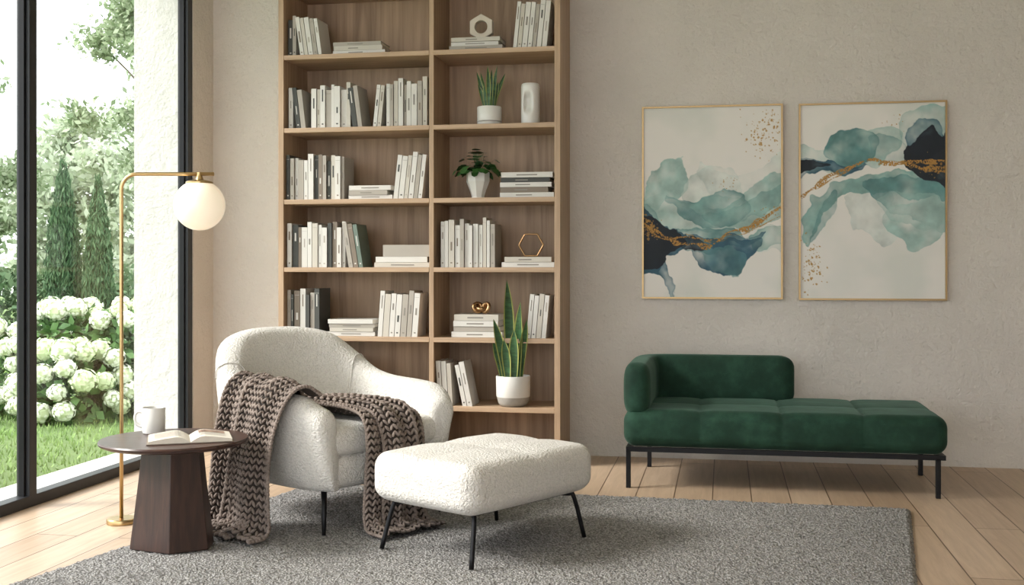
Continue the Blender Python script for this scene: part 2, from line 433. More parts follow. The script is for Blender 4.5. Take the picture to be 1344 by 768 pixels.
# ------------------------------------------------------------ ornaments
def hexring(name,c,R,r,mt,n=6,rot=0,seg=8):
    pts=[]
    for k in range(6):
        a=rot+k*math.pi/3; b2=rot+(k+1)*math.pi/3
        for s in range(seg):
            t=s/seg; pts.append((c[0]+R*((1-t)*math.cos(a)+t*math.cos(b2)),c[1],c[2]+R*((1-t)*math.sin(a)+t*math.sin(b2))))
    return tube(name,pts,r,mt,None,10,True)
def hexdisc(name,c,R,rh,th,mt):
    n=48; V=[];F=[]
    for yy in (-th/2,th/2):
        for k in range(n):
            a=2*math.pi*k/n; m6=((a+math.pi/6)%(math.pi/3))-math.pi/6; Rh=R*math.cos(math.pi/6)/math.cos(m6)
            V.append((c[0]+Rh*math.cos(a),c[1]+yy,c[2]+Rh*math.sin(a)))
        for k in range(n):
            a=2*math.pi*k/n; V.append((c[0]+rh*math.cos(a),c[1]+yy,c[2]+rh*math.sin(a)))
    for k in range(n):
        j=(k+1)%n
        F+=[(k,j,n+j,n+k),(2*n+j,2*n+k,3*n+k,3*n+j),(j,k,2*n+k,2*n+j),(n+k,n+j,3*n+j,3*n+k)]
    o=mesh(name,V,F,mt); md=o.modifiers.new('b','BEVEL'); md.width=.004; md.segments=2; md.limit_method='ANGLE'
hexdisc('hexagon_sculpture',(RXp(627),FY+.12,tA+.0695),.078,.038,.05,M['sandstone'])
hexring('brass_hexagon_ornament',(RXp(692),FY+.10,tD+.0695),.073,.0055,M['bronze'])
k=group('brass_knot_ornament',(RXp(628),FY+.1,tE))
for i,(dx,rx,rz) in enumerate([(-.024,1.2,.5),(.024,1.2,-.6),(0,.3,0)]):
    pts=[]
    R3=Matrix.Rotation(rz,4,'Z')@Matrix.Rotation(rx,4,'X')
    for a in range(24):
        p=R3@Vector((.026*math.cos(a*math.pi/12),.026*math.sin(a*math.pi/12),0)); pts.append((RXp(628)+dx+p.x,FY+.1+p.y,tE+.038+p.z))
    tube('ring_%d'%i,pts,.0115,M['bronze'],k,10,True)
vx=RXp(690); vz=z[2]
pr=[(.03,0),(.052,.002),(.055,.02)]+[(.055,.02+.205*i/16) for i in range(1,17)]+[(.052,.24),(.046,.244),(.042,.235),(.042,.21),(.001,.205)]
o=lathe('ceramic_vase',pr,(vx,FY+.13,vz),M['ceramic'],None,72)
for vv in o.data.vertices:
    w3=vv.co+Vector(o.location)
    a=math.atan2(w3.y-(FY+.13),w3.x-vx)
    d=abs(a+math.pi/2+.15); zz2=w3.z-vz
    if d<1.2 and .0<zz2<.235 and math.hypot(w3.y-(FY+.13),w3.x-vx)>.05: vv.co.y+=.040*math.exp(-(d/.42)**4-((zz2-.13)/.05)**4)
def leafblade(mb,base,h,wd,lean,az,twist=0,tip=.12):
    n=14; L=[]
    for i in range(n+1):
        t=i/n; bend=lean*(t**1.6)
        ctr=Vector(base)+Vector((math.cos(az)*bend,math.sin(az)*bend,h*t))
        wdt=wd*(.55+.45*math.sin(min(1,t*1.6)*math.pi/2))*(1-max(0,(t-.55)/.45)**2.2)+.0006
        tw=twist*(t-.3)
        s=Vector((math.cos(tw),math.sin(tw),0)); nn=Vector((-math.sin(tw),math.cos(tw),0))
        for q in (-1,-.76,0,.76,1):
            L.append(ctr+s*wdt*q-nn*(abs(q)**2*wdt*.35))
    fs=[];ids=[]
    for i in range(n):
        for q in range(4):
            a=i*5+q; fs.append((a,a+1,a+6,a+5)); ids.append(1 if q in (0,3) else 0)
    k0=len(mb.v); mb.v+=[tuple(v) for v in L]; mb.f+=[tuple(a+k0 for a in f) for f in fs]; mb.i+=ids
g=group('potted_snake_plant',(RXp(669),FY+.085,z[6]))
pc=(RXp(669),FY+.095,z[6])
lathe('pot_upper',[(.097,.055),(.099,.06),(.101,.172),(.098,.178),(.092,.176),(.09,.15),(0.001,.148)],pc,M['ceramic'],g)
lathe('pot_lower',[(.05,0),(.075,.002),(.088,.02),(.097,.058),(.05,.06)],pc,M['stoneware'],g)
lathe('soil',[(.09,.145),(.09,.158),(.001,.162)],pc,M['soil'],g)
mb=MB()
for (dx,dy,h,wd,lx_,ly_,tw) in [(-.005,.0,.585,.031,-.005,-.09,.9),(.035,.0,.46,.028,.035,-.09,-.9),(-.035,-.01,.36,.026,-.055,-.07,.6),(.02,-.02,.30,.03,.01,-.05,-.5),(-.055,.01,.23,.023,-.05,-.03,.5),(.055,.01,.36,.022,.05,-.09,.7),(-.015,-.03,.24,.026,-.02,-.02,.3)]:
    az=math.atan2(ly_,lx_); leafblade(mb,(pc[0]+dx,FY+.035+dy,pc[2]+.155),h,wd,math.hypot(lx_,ly_),az,tw)
mb.out('leaves',[M['snake'],M['snake_edge']],g,True)
g=group('potted_snake_plant',(RXp(637),FY+.12,z[2]))
pc=(RXp(637),FY+.12,z[2])
lathe('pot',[(.05,0),(.068,.002),(.072,.01),(.073,.108),(.07,.112),(.066,.11),(.065,.09),(.001,.088)],pc,M['ceramic'],g)
lathe('pot_band',[(.0735,.02),(.0745,.021),(.0745,.026),(.0735,.027)],pc,M['stoneware'],g)
lathe('soil',[(.064,.088),(.064,.096),(.001,.099)],pc,M['soil'],g)
mb=MB()
for i in range(13):
    a=i*2.4; leafblade(mb,(pc[0]+.03*math.cos(a),pc[1]+.03*math.sin(a),pc[2]+.095),random.uniform(.14,.26),.013,random.uniform(.02,.075),a,.8*(-1)**i)
mb.out('leaves',[M['snake'],M['snake_edge']],g,True)
g=group('potted_houseplant',(RXp(622),FY+.12,z[3])); pc=(RXp(622),FY+.12,z[3])
lathe('faceted_pot',[(.03,0),(.04,.002),(.038,.012),(.05,.05),(.07,.1),(.07,.155),(.064,.157),(.06,.14),(.001,.138)],pc,M['ceramic'],g,8,False)
lathe('soil',[(.056,.138),(.056,.146),(.001,.149)],pc,M['soil'],g)
mb=MB()
for i in range(80):
    a=i*2.399; el=random.uniform(.1,1.45); st_=Vector(pc)+Vector((0,0,.145))
    d=Vector((math.cos(a)*math.cos(el),math.sin(a)*math.cos(el),math.sin(el)))
    p0=st_+d*random.uniform(.04,.14)
    s=d.cross(Vector((0,0,1))).normalized(); nn=s.cross(d)
    Ln=random.uniform(.045,.06); w2=Ln*.5; dr=Vector((d.x*.6,d.y*.5-.35,d.z-.95)).normalized()
    mb.add([p0,p0+dr*Ln*.35+s*w2+nn*.008,p0+dr*Ln*.4,p0+dr*Ln*.35-s*w2+nn*.008,p0+dr*Ln*.75+s*w2*.7,p0+dr*Ln*.78,p0+dr*Ln*.75-s*w2*.7,p0+dr*Ln],
      [(0,1,2),(0,2,3),(1,4,5,2),(2,5,6,3),(4,7,5),(5,7,6)])
    mb.add([st_+s*.0015,st_-s*.0015,p0-s*.0015,p0+s*.0015],[(0,1,2,3)])
mb.out('leaves',[M['leaf']],g,True)

# ------------------------------------------------------------ paintings
def vnoise(W,H,cell,seed):
    r=np.random.default_rng(seed); gw,gh=int(W/cell)+3,int(H/cell)+3; G=r.random((gh,gw))
    ys=np.arange(H)/cell; xs=np.arange(W)/cell; yi=ys.astype(int); xi=xs.astype(int); fy=ys-yi; fx=xs-xi
    fy=fy*fy*(3-2*fy); fx=fx*fx*(3-2*fx)
    a=G[np.ix_(yi,xi)];b2=G[np.ix_(yi,xi+1)];c=G[np.ix_(yi+1,xi)];d=G[np.ix_(yi+1,xi+1)]
    return (a*(1-fx)+b2*fx)*(1-fy)[:,None]+(c*(1-fx)+d*fx)*fy[:,None]
def fnoise(W,H,cell,seed): return sum(vnoise(W,H,cell/2**k,seed+k)*.5**k for k in range(4))/1.875
def paint(bx,by,bw,bh,blobs,gold,flecks,seed,W=320,H=430):
    img=np.ones((H,W,3))*np.array([224,220,214])/255
    X,Y=np.meshgrid(bx+(np.arange(W)+.5)/W*bw,by+(np.arange(H)+.5)/H*bh)
    n1=fnoise(W,H,50,seed)-.5; n2=fnoise(W,H,50,seed+9)-.5; n3=fnoise(W,H,26,seed+20)
    XX=X+n1*22; YY=Y+n2*22
    img=img*(1-.05*np.clip((fnoise(W,H,120,seed+60)-.45)*4,0,1)[...,None]*np.array([1.1,.7,.8]))
    for bi,(pts,c,al) in enumerate(blobs):
        P=catmull([(p[0],p[1]) for p in pts],5,True); P=np.array(P)
        ins=np.zeros(X.shape,bool); dmin=np.full(X.shape,1e9)
        m1=fnoise(W,H,35,seed+200+bi*5)-.5; XB=XX+m1*8; YB=YY-m1*8
        for i in range(len(P)):
            x1,y1=P[i-1]; x2,y2=P[i]
            if abs(y2-y1)>1e-9:
                cr=((y1>YB)!=(y2>YB))&(XB<(x2-x1)*(YB-y1)/(y2-y1)+x1); ins^=cr
            L2=(x2-x1)**2+(y2-y1)**2+1e-9; t=np.clip(((XB-x1)*(x2-x1)+(YB-y1)*(y2-y1))/L2,0,1)
            dmin=np.minimum(dmin,np.hypot(XB-x1-t*(x2-x1),YB-y1-t*(y2-y1)))
        sd=np.where(ins,dmin,-dmin); cov=np.clip(sd/.8+.5,0,1)
        nb=fnoise(W,H,60,seed+31+bi*7)
        lo=.25 if al<.95 else .8
        a=cov*al*(lo+1.15*np.clip((nb-.32)*2.4,0,1)); a=np.clip(a+cov*(np.exp(-(sd/1.2)**2)*.22+np.exp(-(sd/5.)**2)*.14)*al,0,.97)
        cc=np.array(c)/255*(.84+.34*(n3[...,None]-.25))
        img=img*(1-a[...,None])+np.clip(cc,0,1)*a[...,None]
    G=np.array([166,124,62])/255; G2=np.array([116,80,38])/255
    gn=vnoise(W,H,2.0,seed+77)
    for (pts,wd) in gold:
        P=np.array(catmull(pts,8)); dm=np.full(X.shape,1e9)
        for i in range(1,len(P)):
            x1,y1=P[i-1]; x2,y2=P[i]; L2=(x2-x1)**2+(y2-y1)**2+1e-9; XG=X+n1*8+(n3-.5)*6; YG=Y+n2*8-(n3-.5)*6
            t=np.clip(((XG-x1)*(x2-x1)+(YG-y1)*(y2-y1))/L2,0,1); dm=np.minimum(dm,np.hypot(XG-x1-t*(x2-x1),YG-y1-t*(y2-y1)))
        wv=wd*(.2+1.9*fnoise(W,H,24,seed+50)**1.4)
        a=np.clip((wv-dm)/.7,0,1)*np.clip((gn-.2)*4,0,1)
        img=img*(1-a[...,None])+(G*(.7+.6*gn[...,None])*.8+G2*.2)*a[...,None]
    r=np.random.default_rng(seed+5)
    for (fx,fy,sx,sy,n,mr) in flecks:
        for _ in range(n):
            cx,cy=r.normal(fx,sx),r.normal(fy,sy); rr=.3+(mr-.3)*r.random()**2
            a=np.clip((rr-np.hypot(X-cx,(Y-cy)*r.uniform(.7,1.3))+(gn-.5))/.5+.5,0,1)*.8
            img=img*(1-a[...,None])+G*a[...,None]
    return np.clip(img,0,1)
def painting(x0,x1,z0,z1,img):
    g=group('abstract_painting',((x0+x1)/2,BW-.02,z0)); t=.010; d=.034
    y1=BW-.001; y0=BW-d
    fr=MB()
    fr.box(x0,x0+t,y0,y1,z0,z1); fr.box(x1-t,x1,y0,y1,z0,z1); fr.box(x0+t,x1-t,y0,y1,z0,z0+t); fr.box(x0+t,x1-t,y0,y1,z1-t,z1)
    fr.out('gold_frame',M['gold'],g)
    H,W,_=img.shape; V=[];F=[]; yc=BW-.022
    for j in range(H+1):
        for i in range(W+1): V.append((x0+t+(x1-x0-2*t)*i/W,yc,z1-t-(z1-z0-2*t)*j/H))
    for j in range(H):
        for i in range(W):
            a=j*(W+1)+i; F.append((a,a+W+1,a+W+2,a+1))
    o=mesh('canvas',V,F,M['paint'],g)
    at=o.data.color_attributes.new('paint','FLOAT_COLOR','POINT')
    pi=np.pad(img,((0,1),(0,1),(0,0)),mode='edge'); li=np.where(pi<=.04045,pi/12.92,((pi+.055)/1.055)**2.4)
    buf=np.ones(((H+1)*(W+1),4),np.float32); buf[:,:3]=li.reshape(-1,3); at.data.foreach_set('color',buf.ravel())
T1,T2,T3=(92,138,138),(134,172,166),(164,194,187)
NV,BL=(20,29,40),(50,88,106)
art1=paint(845,141,180,249,[
 ([(838,300),(900,320),(960,326),(1030,330),(1030,300),(960,290),(900,270)],(206,216,210),.6),
 ([(920,215),(960,235),(1000,225),(1030,200),(1030,250),(980,275),(935,265)],(210,218,212),.6),
 ([(840,268),(856,226),(872,208),(892,207),(908,226),(902,252),(878,268),(850,285)],T3,.85),
 ([(900,240),(930,222),(965,232),(975,262),(940,285),(905,275)],(202,214,208),.6),
 ([(838,255),(880,258),(925,272),(960,268),(990,245),(1030,222),(1030,275),(990,300),(930,308),(880,305),(838,290)],T3,.8),
 ([(925,285),(960,275),(1000,255),(1030,240),(1030,262),(1000,282),(960,300)],T2,.6),
 ([(880,262),(920,262),(960,250),(988,262),(985,285),(950,302),(905,292)],T1,.6),
 ([(905,268),(945,258),(975,262),(960,282),(925,284)],T2,.5),
 ([(838,262),(850,262),(870,290),(900,303),(960,305),(985,318),(960,330),(905,330),(838,325)],T1,.75),
 ([(985,305),(1030,296),(1030,318),(1005,330),(985,325)],T2,.8),
 ([(905,312),(950,318),(990,315),(992,338),(965,362),(938,356),(915,338)],BL,.85),
 ([(925,325),(965,330),(985,345),(960,364),(935,350)],T1,.5),
 ([(838,325),(860,335),(880,352),(888,392),(868,362),(838,362)],BL,.9),
 ([(834,262),(856,280),(884,300),(908,316),(896,332),(878,340),(868,360),(834,352)],BL,.93),
 ([(834,285),(858,288),(884,302),(904,320),(884,334),(868,354),(834,348)],NV,1.0),
 ([(890,316),(915,314),(932,324),(900,332)],NV,.9),
 ([(940,316),(975,312),(1000,306),(985,320),(955,324)],BL,.8)],
 [([(840,292),(856,302),(872,308),(890,318),(910,322),(935,322),(958,308),(985,300),(1006,284),(1028,272)],2.8),([(845,298),(868,312),(900,312),(930,316),(960,312)],1.6),([(900,308),(940,318),(980,306),(1028,282)],.8)],
 [(1002,180,12,13,110,1.6),(952,243,10,9,22,.8),(850,300,7,7,110,2.0),(1012,160,9,10,40,1.0),(1010,278,12,6,20,1)],3)
art2=paint(1050,135,190,257,[
 ([(1095,180),(1130,168),(1165,160),(1185,170),(1175,200),(1140,215),(1095,205)],T3,.6),
 ([(1110,262),(1160,250),(1180,290),(1160,320),(1120,300)],(210,218,212),.6),
 ([(1045,185),(1075,190),(1110,195),(1110,225),(1045,222)],T3,.7),
 ([(1082,192),(1098,170),(1125,165),(1146,176),(1150,200),(1128,216),(1095,212)],T1,.9),
 ([(1142,178),(1165,172),(1188,186),(1195,208),(1160,212),(1142,200)],T1,.6),
 ([(1178,150),(1200,140),(1225,136),(1246,146),(1246,190),(1215,200),(1190,190)],T2,.75),
 ([(1190,160),(1212,152),(1236,168),(1240,195),(1212,215),(1192,195)],BL,.8),
 ([(1055,290),(1064,262),(1085,242),(1115,232),(1160,222),(1200,224),(1246,238),(1246,262),(1200,262),(1160,252),(1120,256),(1085,272),(1062,325)],T2,.85),
 ([(1130,235),(1170,228),(1205,232),(1246,250),(1246,300),(1205,290),(1170,275),(1140,255)],T1,.7),
 ([(1150,262),(1185,250),(1230,262),(1246,285),(1210,300),(1175,285)],T3,.5),
 ([(1160,290),(1172,270),(1205,262),(1246,270),(1240,300),(1215,322),(1195,328),(1175,312)],T3,.9),
 ([(1078,262),(1092,248),(1100,252),(1085,290),(1066,318)],T1,.5),
 ([(1044,203),(1070,206),(1100,214),(1140,212),(1100,228),(1070,226),(1044,232)],BL,.93),
 ([(1044,208),(1062,209),(1092,217),(1062,224),(1044,226)],NV,.9),
 ([(1184,200),(1200,180),(1222,170),(1238,182),(1250,180),(1250,242),(1222,238),(1194,224)],NV,1.0)],
 [([(1052,258),(1075,240),(1098,226),(1125,213),(1150,209),(1175,214),(1205,212),(1242,214)],2.8),([(1190,215),(1215,222),(1243,226)],3.6),([(1060,250),(1090,236),(1120,216)],1.1)],
 [(1063,345,7,18,70,1.4),(1072,356,10,8,30,1.6),(1225,222,10,7,80,1.8),(1178,160,8,8,12,.8),(1070,330,5,8,16,1)],11)
painting(-.483,.3405,.958,2.108,art1)
painting(.432,1.258,.955,2.104,art2)

# ------------------------------------------------------------ daybed
db=group('green_velvet_daybed',(.31,6.3,0))
sx0,sx1,sy0,sy1=-.515,1.095,5.93,6.70
hx,hy,hz=(sx1-sx0)/2,(sy1-sy0)/2,.098
seams=[-hx+2*hx*t for t in (.245,.50,.75)]
def seatfn(p,n):
    d=min(abs(p.x-s) for s in seams); d2=abs(p.y-.0)
    g1=math.exp(-(d/.007)**2)*.006+math.exp(-(d/.05)**2)*.006
    g2=(math.exp(-(d2/.007)**2)*.005+math.exp(-(d2/.06)**2)*.004)*max(0,n.z)
    if n.z<=0: g1*=.6
    return p-n*(g1+g2)*(1 if n.z>-.5 else 0)
rbox('seat_cushion',((sx0+sx1)/2,(sy0+sy1)/2,.310),(hx,hy,hz),.066,.013,M['velvet'],db,seatfn)
path=[(-.445,5.940),(-.447,6.05),(-.447,6.25),(-.447,6.42),(-.438,6.52),(-.405,6.59),(-.33,6.624),(-.15,6.63),(.05,6.63),(.25,6.63),(.390,6.63)]
pp=catmull([(a,b,0) for a,b in path],6); V=[];F=[];K=32
def sup(a,hw,hz_,e=.62):
    c,s=math.cos(a),math.sin(a); return hw*math.copysign(abs(c)**e,c),hz_*math.copysign(abs(s)**e,s)
L=len(pp)
cum=[0]
for i in range(1,L): cum.append(cum[-1]+np.linalg.norm(pp[i]-pp[i-1]))
tot=cum[-1]
ends=[(0,.30),(.004,.48),(.012,.65),(.026,.80),(.045,.91),(.066,.975),(.085,1.0)]
stn=[(s,f) for s,f in ends]+[(s,1.0) for s in np.linspace(.11,tot-.11,46)]+[(tot-s,f) for s,f in ends[::-1]]
for (s,f) in stn:
    x=np.interp(s,cum,[q[0] for q in pp]); y=np.interp(s,cum,[q[1] for q in pp])
    x2=np.interp(min(tot,s+.02),cum,[q[0] for q in pp])-np.interp(max(0,s-.02),cum,[q[0] for q in pp]); y2=np.interp(min(tot,s+.02),cum,[q[1] for q in pp])-np.interp(max(0,s-.02),cum,[q[1] for q in pp])
    l=math.hypot(x2,y2); nx_,ny_=y2/l,-x2/l
    for k2 in range(K):
        w_,h_=sup(2*math.pi*k2/K,.072,.140); ff=1-(1-f)*.62
        V.append((x+nx_*w_*f,y+ny_*w_*f,.508+h_*ff))
n_=len(stn)
for i in range(n_-1):
    for k2 in range(K): F.append((i*K+k2,i*K+(k2+1)%K,(i+1)*K+(k2+1)%K,(i+1)*K+k2))
F.append(tuple(range(K))[::-1]); F.append(tuple(range((n_-1)*K,n_*K)))
mesh('arm_and_back_bolster',V,F,M['velvet'],db,True)
rl=MB()
rl.box(-.50,1.08,5.945,5.97,.19,.214); rl.box(-.50,1.08,6.66,6.685,.19,.214); rl.box(-.50,-.475,5.97,6.66,.19,.214); rl.box(1.055,1.08,5.97,6.66,.19,.214)
rl.out('steel_rail',M['black'],db)
for i,(lx,ly) in enumerate([(-.488,5.957),(1.045,5.957),(-.42,6.60),(1.065,6.60)]):
    box('leg_%d'%(i+1),lx-.012,lx+.012,ly-.012,ly+.012,0,.2,M['black'],db,.003)

# ------------------------------------------------------------ armchair
CH=Matrix.Translation((-1.803,5.066,0))@Matrix.Rotation(math.radians(-33.3),4,'Z')
ac=group('armchair',(-1.803,5.066,0))
half=[(.43,-.385,.555),(.34,-.425,.60),(.18,-.45,.612),(-.02,-.455,.620),(-.17,-.445,.650),(-.29,-.405,.725),(-.39,-.315,.812),(-.455,-.17,.848),(-.475,0,.855)]
ctrl=half+[(x,-y,zt) for (x,y,zt) in half[-2::-1]]
st=catmull(ctrl,5)
Nst=len(st)
def section(i):
    p=st[i]; a=st[max(0,i-1)]; b2=st[min(Nst-1,i+1)]
    t=Vector((b2[0]-a[0],b2[1]-a[1])).normalized(); out=Vector((t.y,-t.x))
    if out.dot(Vector((p[0]+.0,p[1])))<0 : out=-out
    top=p[2]; back=max(0,min(1,(top-.62)/.2)); th=.12+.025*back
    lean=.03*back
    prof=[(-.17,.20),(-.115,.192),(-.075,.203),(-.048,.25),(-.022,.36),(-.002,.48 if top>.58 else .46),(.006+lean*.6,top-.07),(-.004+lean,top-.025),(-.034+lean,top-.003),(-th*.5+lean,top+.002),
          (-th*.82+lean,top-.008),(-th+lean,top-.04),(-th-.008+lean*.5,top-.10),(-th-.03-.03*back,.42+.02*back),(-th-.04-.05*back,.33),(-.18,.25)]
    return [Vector((p[0]+out.x*o,p[1]+out.y*o,zz)) for o,zz in prof],t
V=[];F=[];K=16
secs=[section(i) for i in range(Nst)]
rings=[]
def shrink(sec,f,adv):
    pts,t=sec; c=sum(pts,Vector())/len(pts)
    return [Vector((c.x+(q.x-c.x)*f+t.x*adv,c.y+(q.y-c.y)*f+t.y*adv,.20+(q.z-.20)*(1-(1-f)*.25) if q.z>.2 else q.z+.02*(1-f))) for q in pts]
rings.append(shrink(secs[0],.25,-.040)); rings.append(shrink(secs[0],.6,-.036)); rings.append(shrink(secs[0],.88,-.022))
rings+= [s[0] for s in secs]
rings.append(shrink(secs[-1],.88,.022)); rings.append(shrink(secs[-1],.6,.036)); rings.append(shrink(secs[-1],.25,.040))
for r in rings: V+=r
for i in range(len(rings)-1):
    for k2 in range(K):
        F.append((i*K+k2,i*K+(k2+1)%K,(i+1)*K+(k2+1)%K,(i+1)*K+k2))
F.append(tuple(range(K))[::-1]); F.append(tuple(range((len(rings)-1)*K,len(rings)*K)))
o=mesh('tub_shell',V,F,M['boucle'],ac,True,T=CH); md=o.modifiers.new('s','SUBSURF'); md.levels=1; md.render_levels=2
for nm,ii in (('seam_1',24),('seam_2',Nst-25)):
    pts=[q for q in secs[ii][0][6:15]]; tube(nm,catmull([tuple(p) for p in pts],5),.003,M['boucle_o'],ac,6,T=CH)
def basefn(p,n):
    if p.x<0:
        f=1-.28*(p.x/-.42)**2; p.y*=f
    return p
rbox('seat_base',(.0,0,.275),(.415,.34,.075),.05,.03,M['boucle'],ac,basefn,T=CH)
def cushfn(p,n):
    if p.x<0: p.y*=1-.25*(p.x/-.4)**2
    if n.z>0: p.z+=.018*math.cos(p.x/.4*1.4)*math.cos(min(1.5,abs(p.y)/.32*1.4))*n.z
    return p
rbox('seat_cushion',(.04,0,.405),(.385,.318,.062),.045,.025,M['boucle'],ac,cushfn,T=CH)
for i,(x,y) in enumerate([(.403,-.332),(-.402,-.321),(.403,.332),(-.402,.321)]):
    pts=[(x*.78,y*.80,.21),(x*.86,y*.87,.14),(x,y,RZ)]
    tube('leg_%d'%(i+1),pts,[.014,.012,.008],M['black'],ac,10,T=CH)

# ------------------------------------------------------------ ottoman
OT=Matrix.Translation((-.959,4.572,0))@Matrix.Rotation(math.radians(-30.5),4,'Z')
og=group('ottoman',(-.959,4.572,0))
def otfn(p,n):
    up=max(0,n.z)
    g=(math.exp(-(p.y/.006)**2)*.005+math.exp(-(p.y/.07)**2)*.009)+(math.exp(-(p.x/.006)**2)*.005+math.exp(-(p.x/.06)**2)*.008)
    crown=.016*math.cos(p.x/.29*1.4)*math.cos(p.y/.38*1.4)
    p.z+=up*(crown-g*.8)
    fx=1-.035*(p.y/.39)**4; fy=1-.035*(p.x/.285)**4
    p.x*=fx; p.y*=fy
    if p.z<-.03: s=1-.035*((-.03-p.z)/.06)**2; p.x*=s; p.y*=s
    return p
rbox('cushion',(0,0,.312),(.290,.394,.098),.062,.013,M['boucle_o'],og,otfn,T=OT)
box('under_frame',-.2,.2,-.28,.28,.203,.222,M['black'],og,.004,T=OT)
for i,(sx,sy) in enumerate(((1,-1),(1,1),(-1,-1),(-1,1))):
    pts=catmull([(sx*.12,sy*.20,.208),(sx*.20,sy*.285,.206),(sx*.222,sy*.305,.19),(sx*.245,sy*.345,RZ)],5)
    tube('leg_%d'%(i+1),pts,.0095,M['black'],og,10,T=OT)

# ------------------------------------------------------------ knitted throw
sph_v=[];sph_f=[]
for i in range(6):
    ph=-math.pi/2+math.pi*i/5
    for k2 in range(7):
        a=2*math.pi*k2/7; sph_v.append((math.cos(ph)*math.cos(a),math.cos(ph)*math.sin(a),math.sin(ph)))
for i in range(5):
    for k2 in range(7): sph_f.append((i*7+k2,i*7+(k2+1)%7,(i+1)*7+(k2+1)%7,(i+1)*7+k2))
SV=np.array(sph_v)
def strip(mb,left,right,cols,rowlen,fold,foldn,seed):
    L=np.array(catmull(left,24)); R=np.array(catmull(right,24))
    C=(L+R)/2; s=np.concatenate([[0],np.cumsum(np.linalg.norm(np.diff(C,axis=0),axis=1))])
    n=int(s[-1]/rowlen); us=np.linspace(0,s[-1],n+1)
    Li=np.array([[np.interp(u,s,L[:,k]) for k in range(3)] for u in us]); Ri=np.array([[np.interp(u,s,R[:,k]) for k in range(3)] for u in us])
    def P(i,v):
        i=min(max(i,0),n); i0=int(i); i1=min(n,i0+1); f=i-i0
        a=Li[i0]*(1-f)+Li[i1]*f; b2=Ri[i0]*(1-f)+Ri[i1]*f
        return a*(1-v)+b2*v
    def fr(i,v):
        p=P(i,v); tu=P(i+.6,v)-P(i-.6,v); tu/=np.linalg.norm(tu)+1e-9; tv=P(i,1)-P(i,0); tv/=np.linalg.norm(tv)
        nn=-np.cross(tu,tv); nn/=np.linalg.norm(nn)+1e-9
        off=fold*math.sin(foldn*2*math.pi*v+seed+.05*i)+fold*.4*math.sin(foldn*5*v+i*.13+seed*2)
        q=p+nn*off
        if q[2]<.036: q=q.copy(); q[2]=.036
        return q,tu,tv,nn
    nb=cols*2; base=[];bf=[]
    for i in range(n+1):
        for j in range(nb+1):
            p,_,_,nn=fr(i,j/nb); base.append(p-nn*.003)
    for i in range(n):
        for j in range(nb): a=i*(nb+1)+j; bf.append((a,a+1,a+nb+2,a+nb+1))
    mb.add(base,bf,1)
    for i in range(n):
        for j in range(cols):
            wv=np.linalg.norm(P(i,1)-P(i,0))/cols
            for sd in (-1,1):
                p,tu,tv,nn=fr(i+.5,(j+.5+sd*.24)/cols)
                d=tu*.80+tv*sd*.60; d/=np.linalg.norm(d); e=np.cross(nn,d)
                ln=rowlen*.60; r2=wv*.225
                p=p+nn*random.uniform(.003,.008)
                vs=p+np.outer(SV[:,2]*ln,d)+np.outer(SV[:,0]*r2,e)+np.outer(SV[:,1]*r2*1.15,nn)
                vs[:,2]=np.maximum(vs[:,2],.0245)
                mb.add(vs.tolist(),sph_f,0)
    for v0 in (0.0,1.0):
        pts=[Vector(fr(i*.5,v0)[0]) for i in range(2*n+1)]
        for a in range(len(pts)-1):
            m_=(pts[a]+pts[a+1])/2; dd=np.array(pts[a+1]-pts[a]); l=np.linalg.norm(dd)
            if l<1e-6: continue
            dd/=l; e=np.cross(dd,[.3,.5,.8]); e/=np.linalg.norm(e)+1e-9; f2=np.cross(dd,e)
            vs=np.array(m_)+np.outer(SV[:,2]*l*.75,dd)+np.outer(SV[:,0]*.0085,e)+np.outer(SV[:,1]*.0085,f2); vs[:,2]=np.maximum(vs[:,2],.0245)
            mb.add(vs.tolist(),sph_f,0)
tb=MB()
RL=.028
strip(tb,
 [(-.17,-.70,.036),(-.15,-.57,.05),(-.12,-.545,.14),(-.11,-.53,.30),(-.10,-.515,.48),(-.09,-.482,.615),(-.08,-.42,.672),(-.07,-.345,.64),(-.05,-.30,.53),(-.02,-.22,.50)],
 [(.20,-.68,.036),(.20,-.55,.05),(.17,-.53,.14),(.17,-.515,.30),(.18,-.495,.48),(.19,-.46,.610),(.20,-.395,.648),(.21,-.33,.61),(.23,-.29,.51),(.26,-.2,.49)],
 12,RL,.016,2,.4)
strip(tb,
 [(.0,-.64,.04),(.01,-.585,.07),(.03,-.57,.18),(.04,-.555,.32),(.06,-.53,.49),(.07,-.495,.63),(.08,-.40,.675),(.09,-.33,.64)],
 [(.33,-.66,.036),(.33,-.575,.06),(.30,-.55,.15),(.29,-.535,.32),(.31,-.51,.48),(.34,-.46,.605),(.35,-.385,.64),(.36,-.32,.60)],
 10,RL,.017,1.5,2.1)
strip(tb,
 [(-.10,-.10,.50),(.05,.04,.515),(.20,.12,.51),(.34,.15,.505),(.44,.15,.49),(.49,.14,.40),(.50,.13,.25),(.51,.13,.08),(.56,.13,.036),(.65,.13,.036)],
 [(.0,-.32,.525),(.14,-.24,.53),(.28,-.17,.52),(.38,-.16,.51),(.45,-.17,.49),(.49,-.18,.40),(.50,-.19,.25),(.51,-.20,.08),(.56,-.21,.036),(.66,-.22,.036)],
 12,RL,.015,2,1.2)
strip(tb,
 [(.02,-.14,.54),(.14,-.01,.545),(.26,.06,.54),(.37,.08,.535),(.46,.08,.515),(.525,.07,.40),(.53,.06,.2),(.545,.05,.06),(.60,.05,.04)],
 [(.04,-.29,.56),(.18,-.20,.56),(.30,-.12,.55),(.39,-.09,.54),(.465,-.10,.515),(.53,-.10,.40),(.54,-.11,.2),(.555,-.12,.06),(.62,-.13,.04)],
 6,RL,.013,1.5,.2)
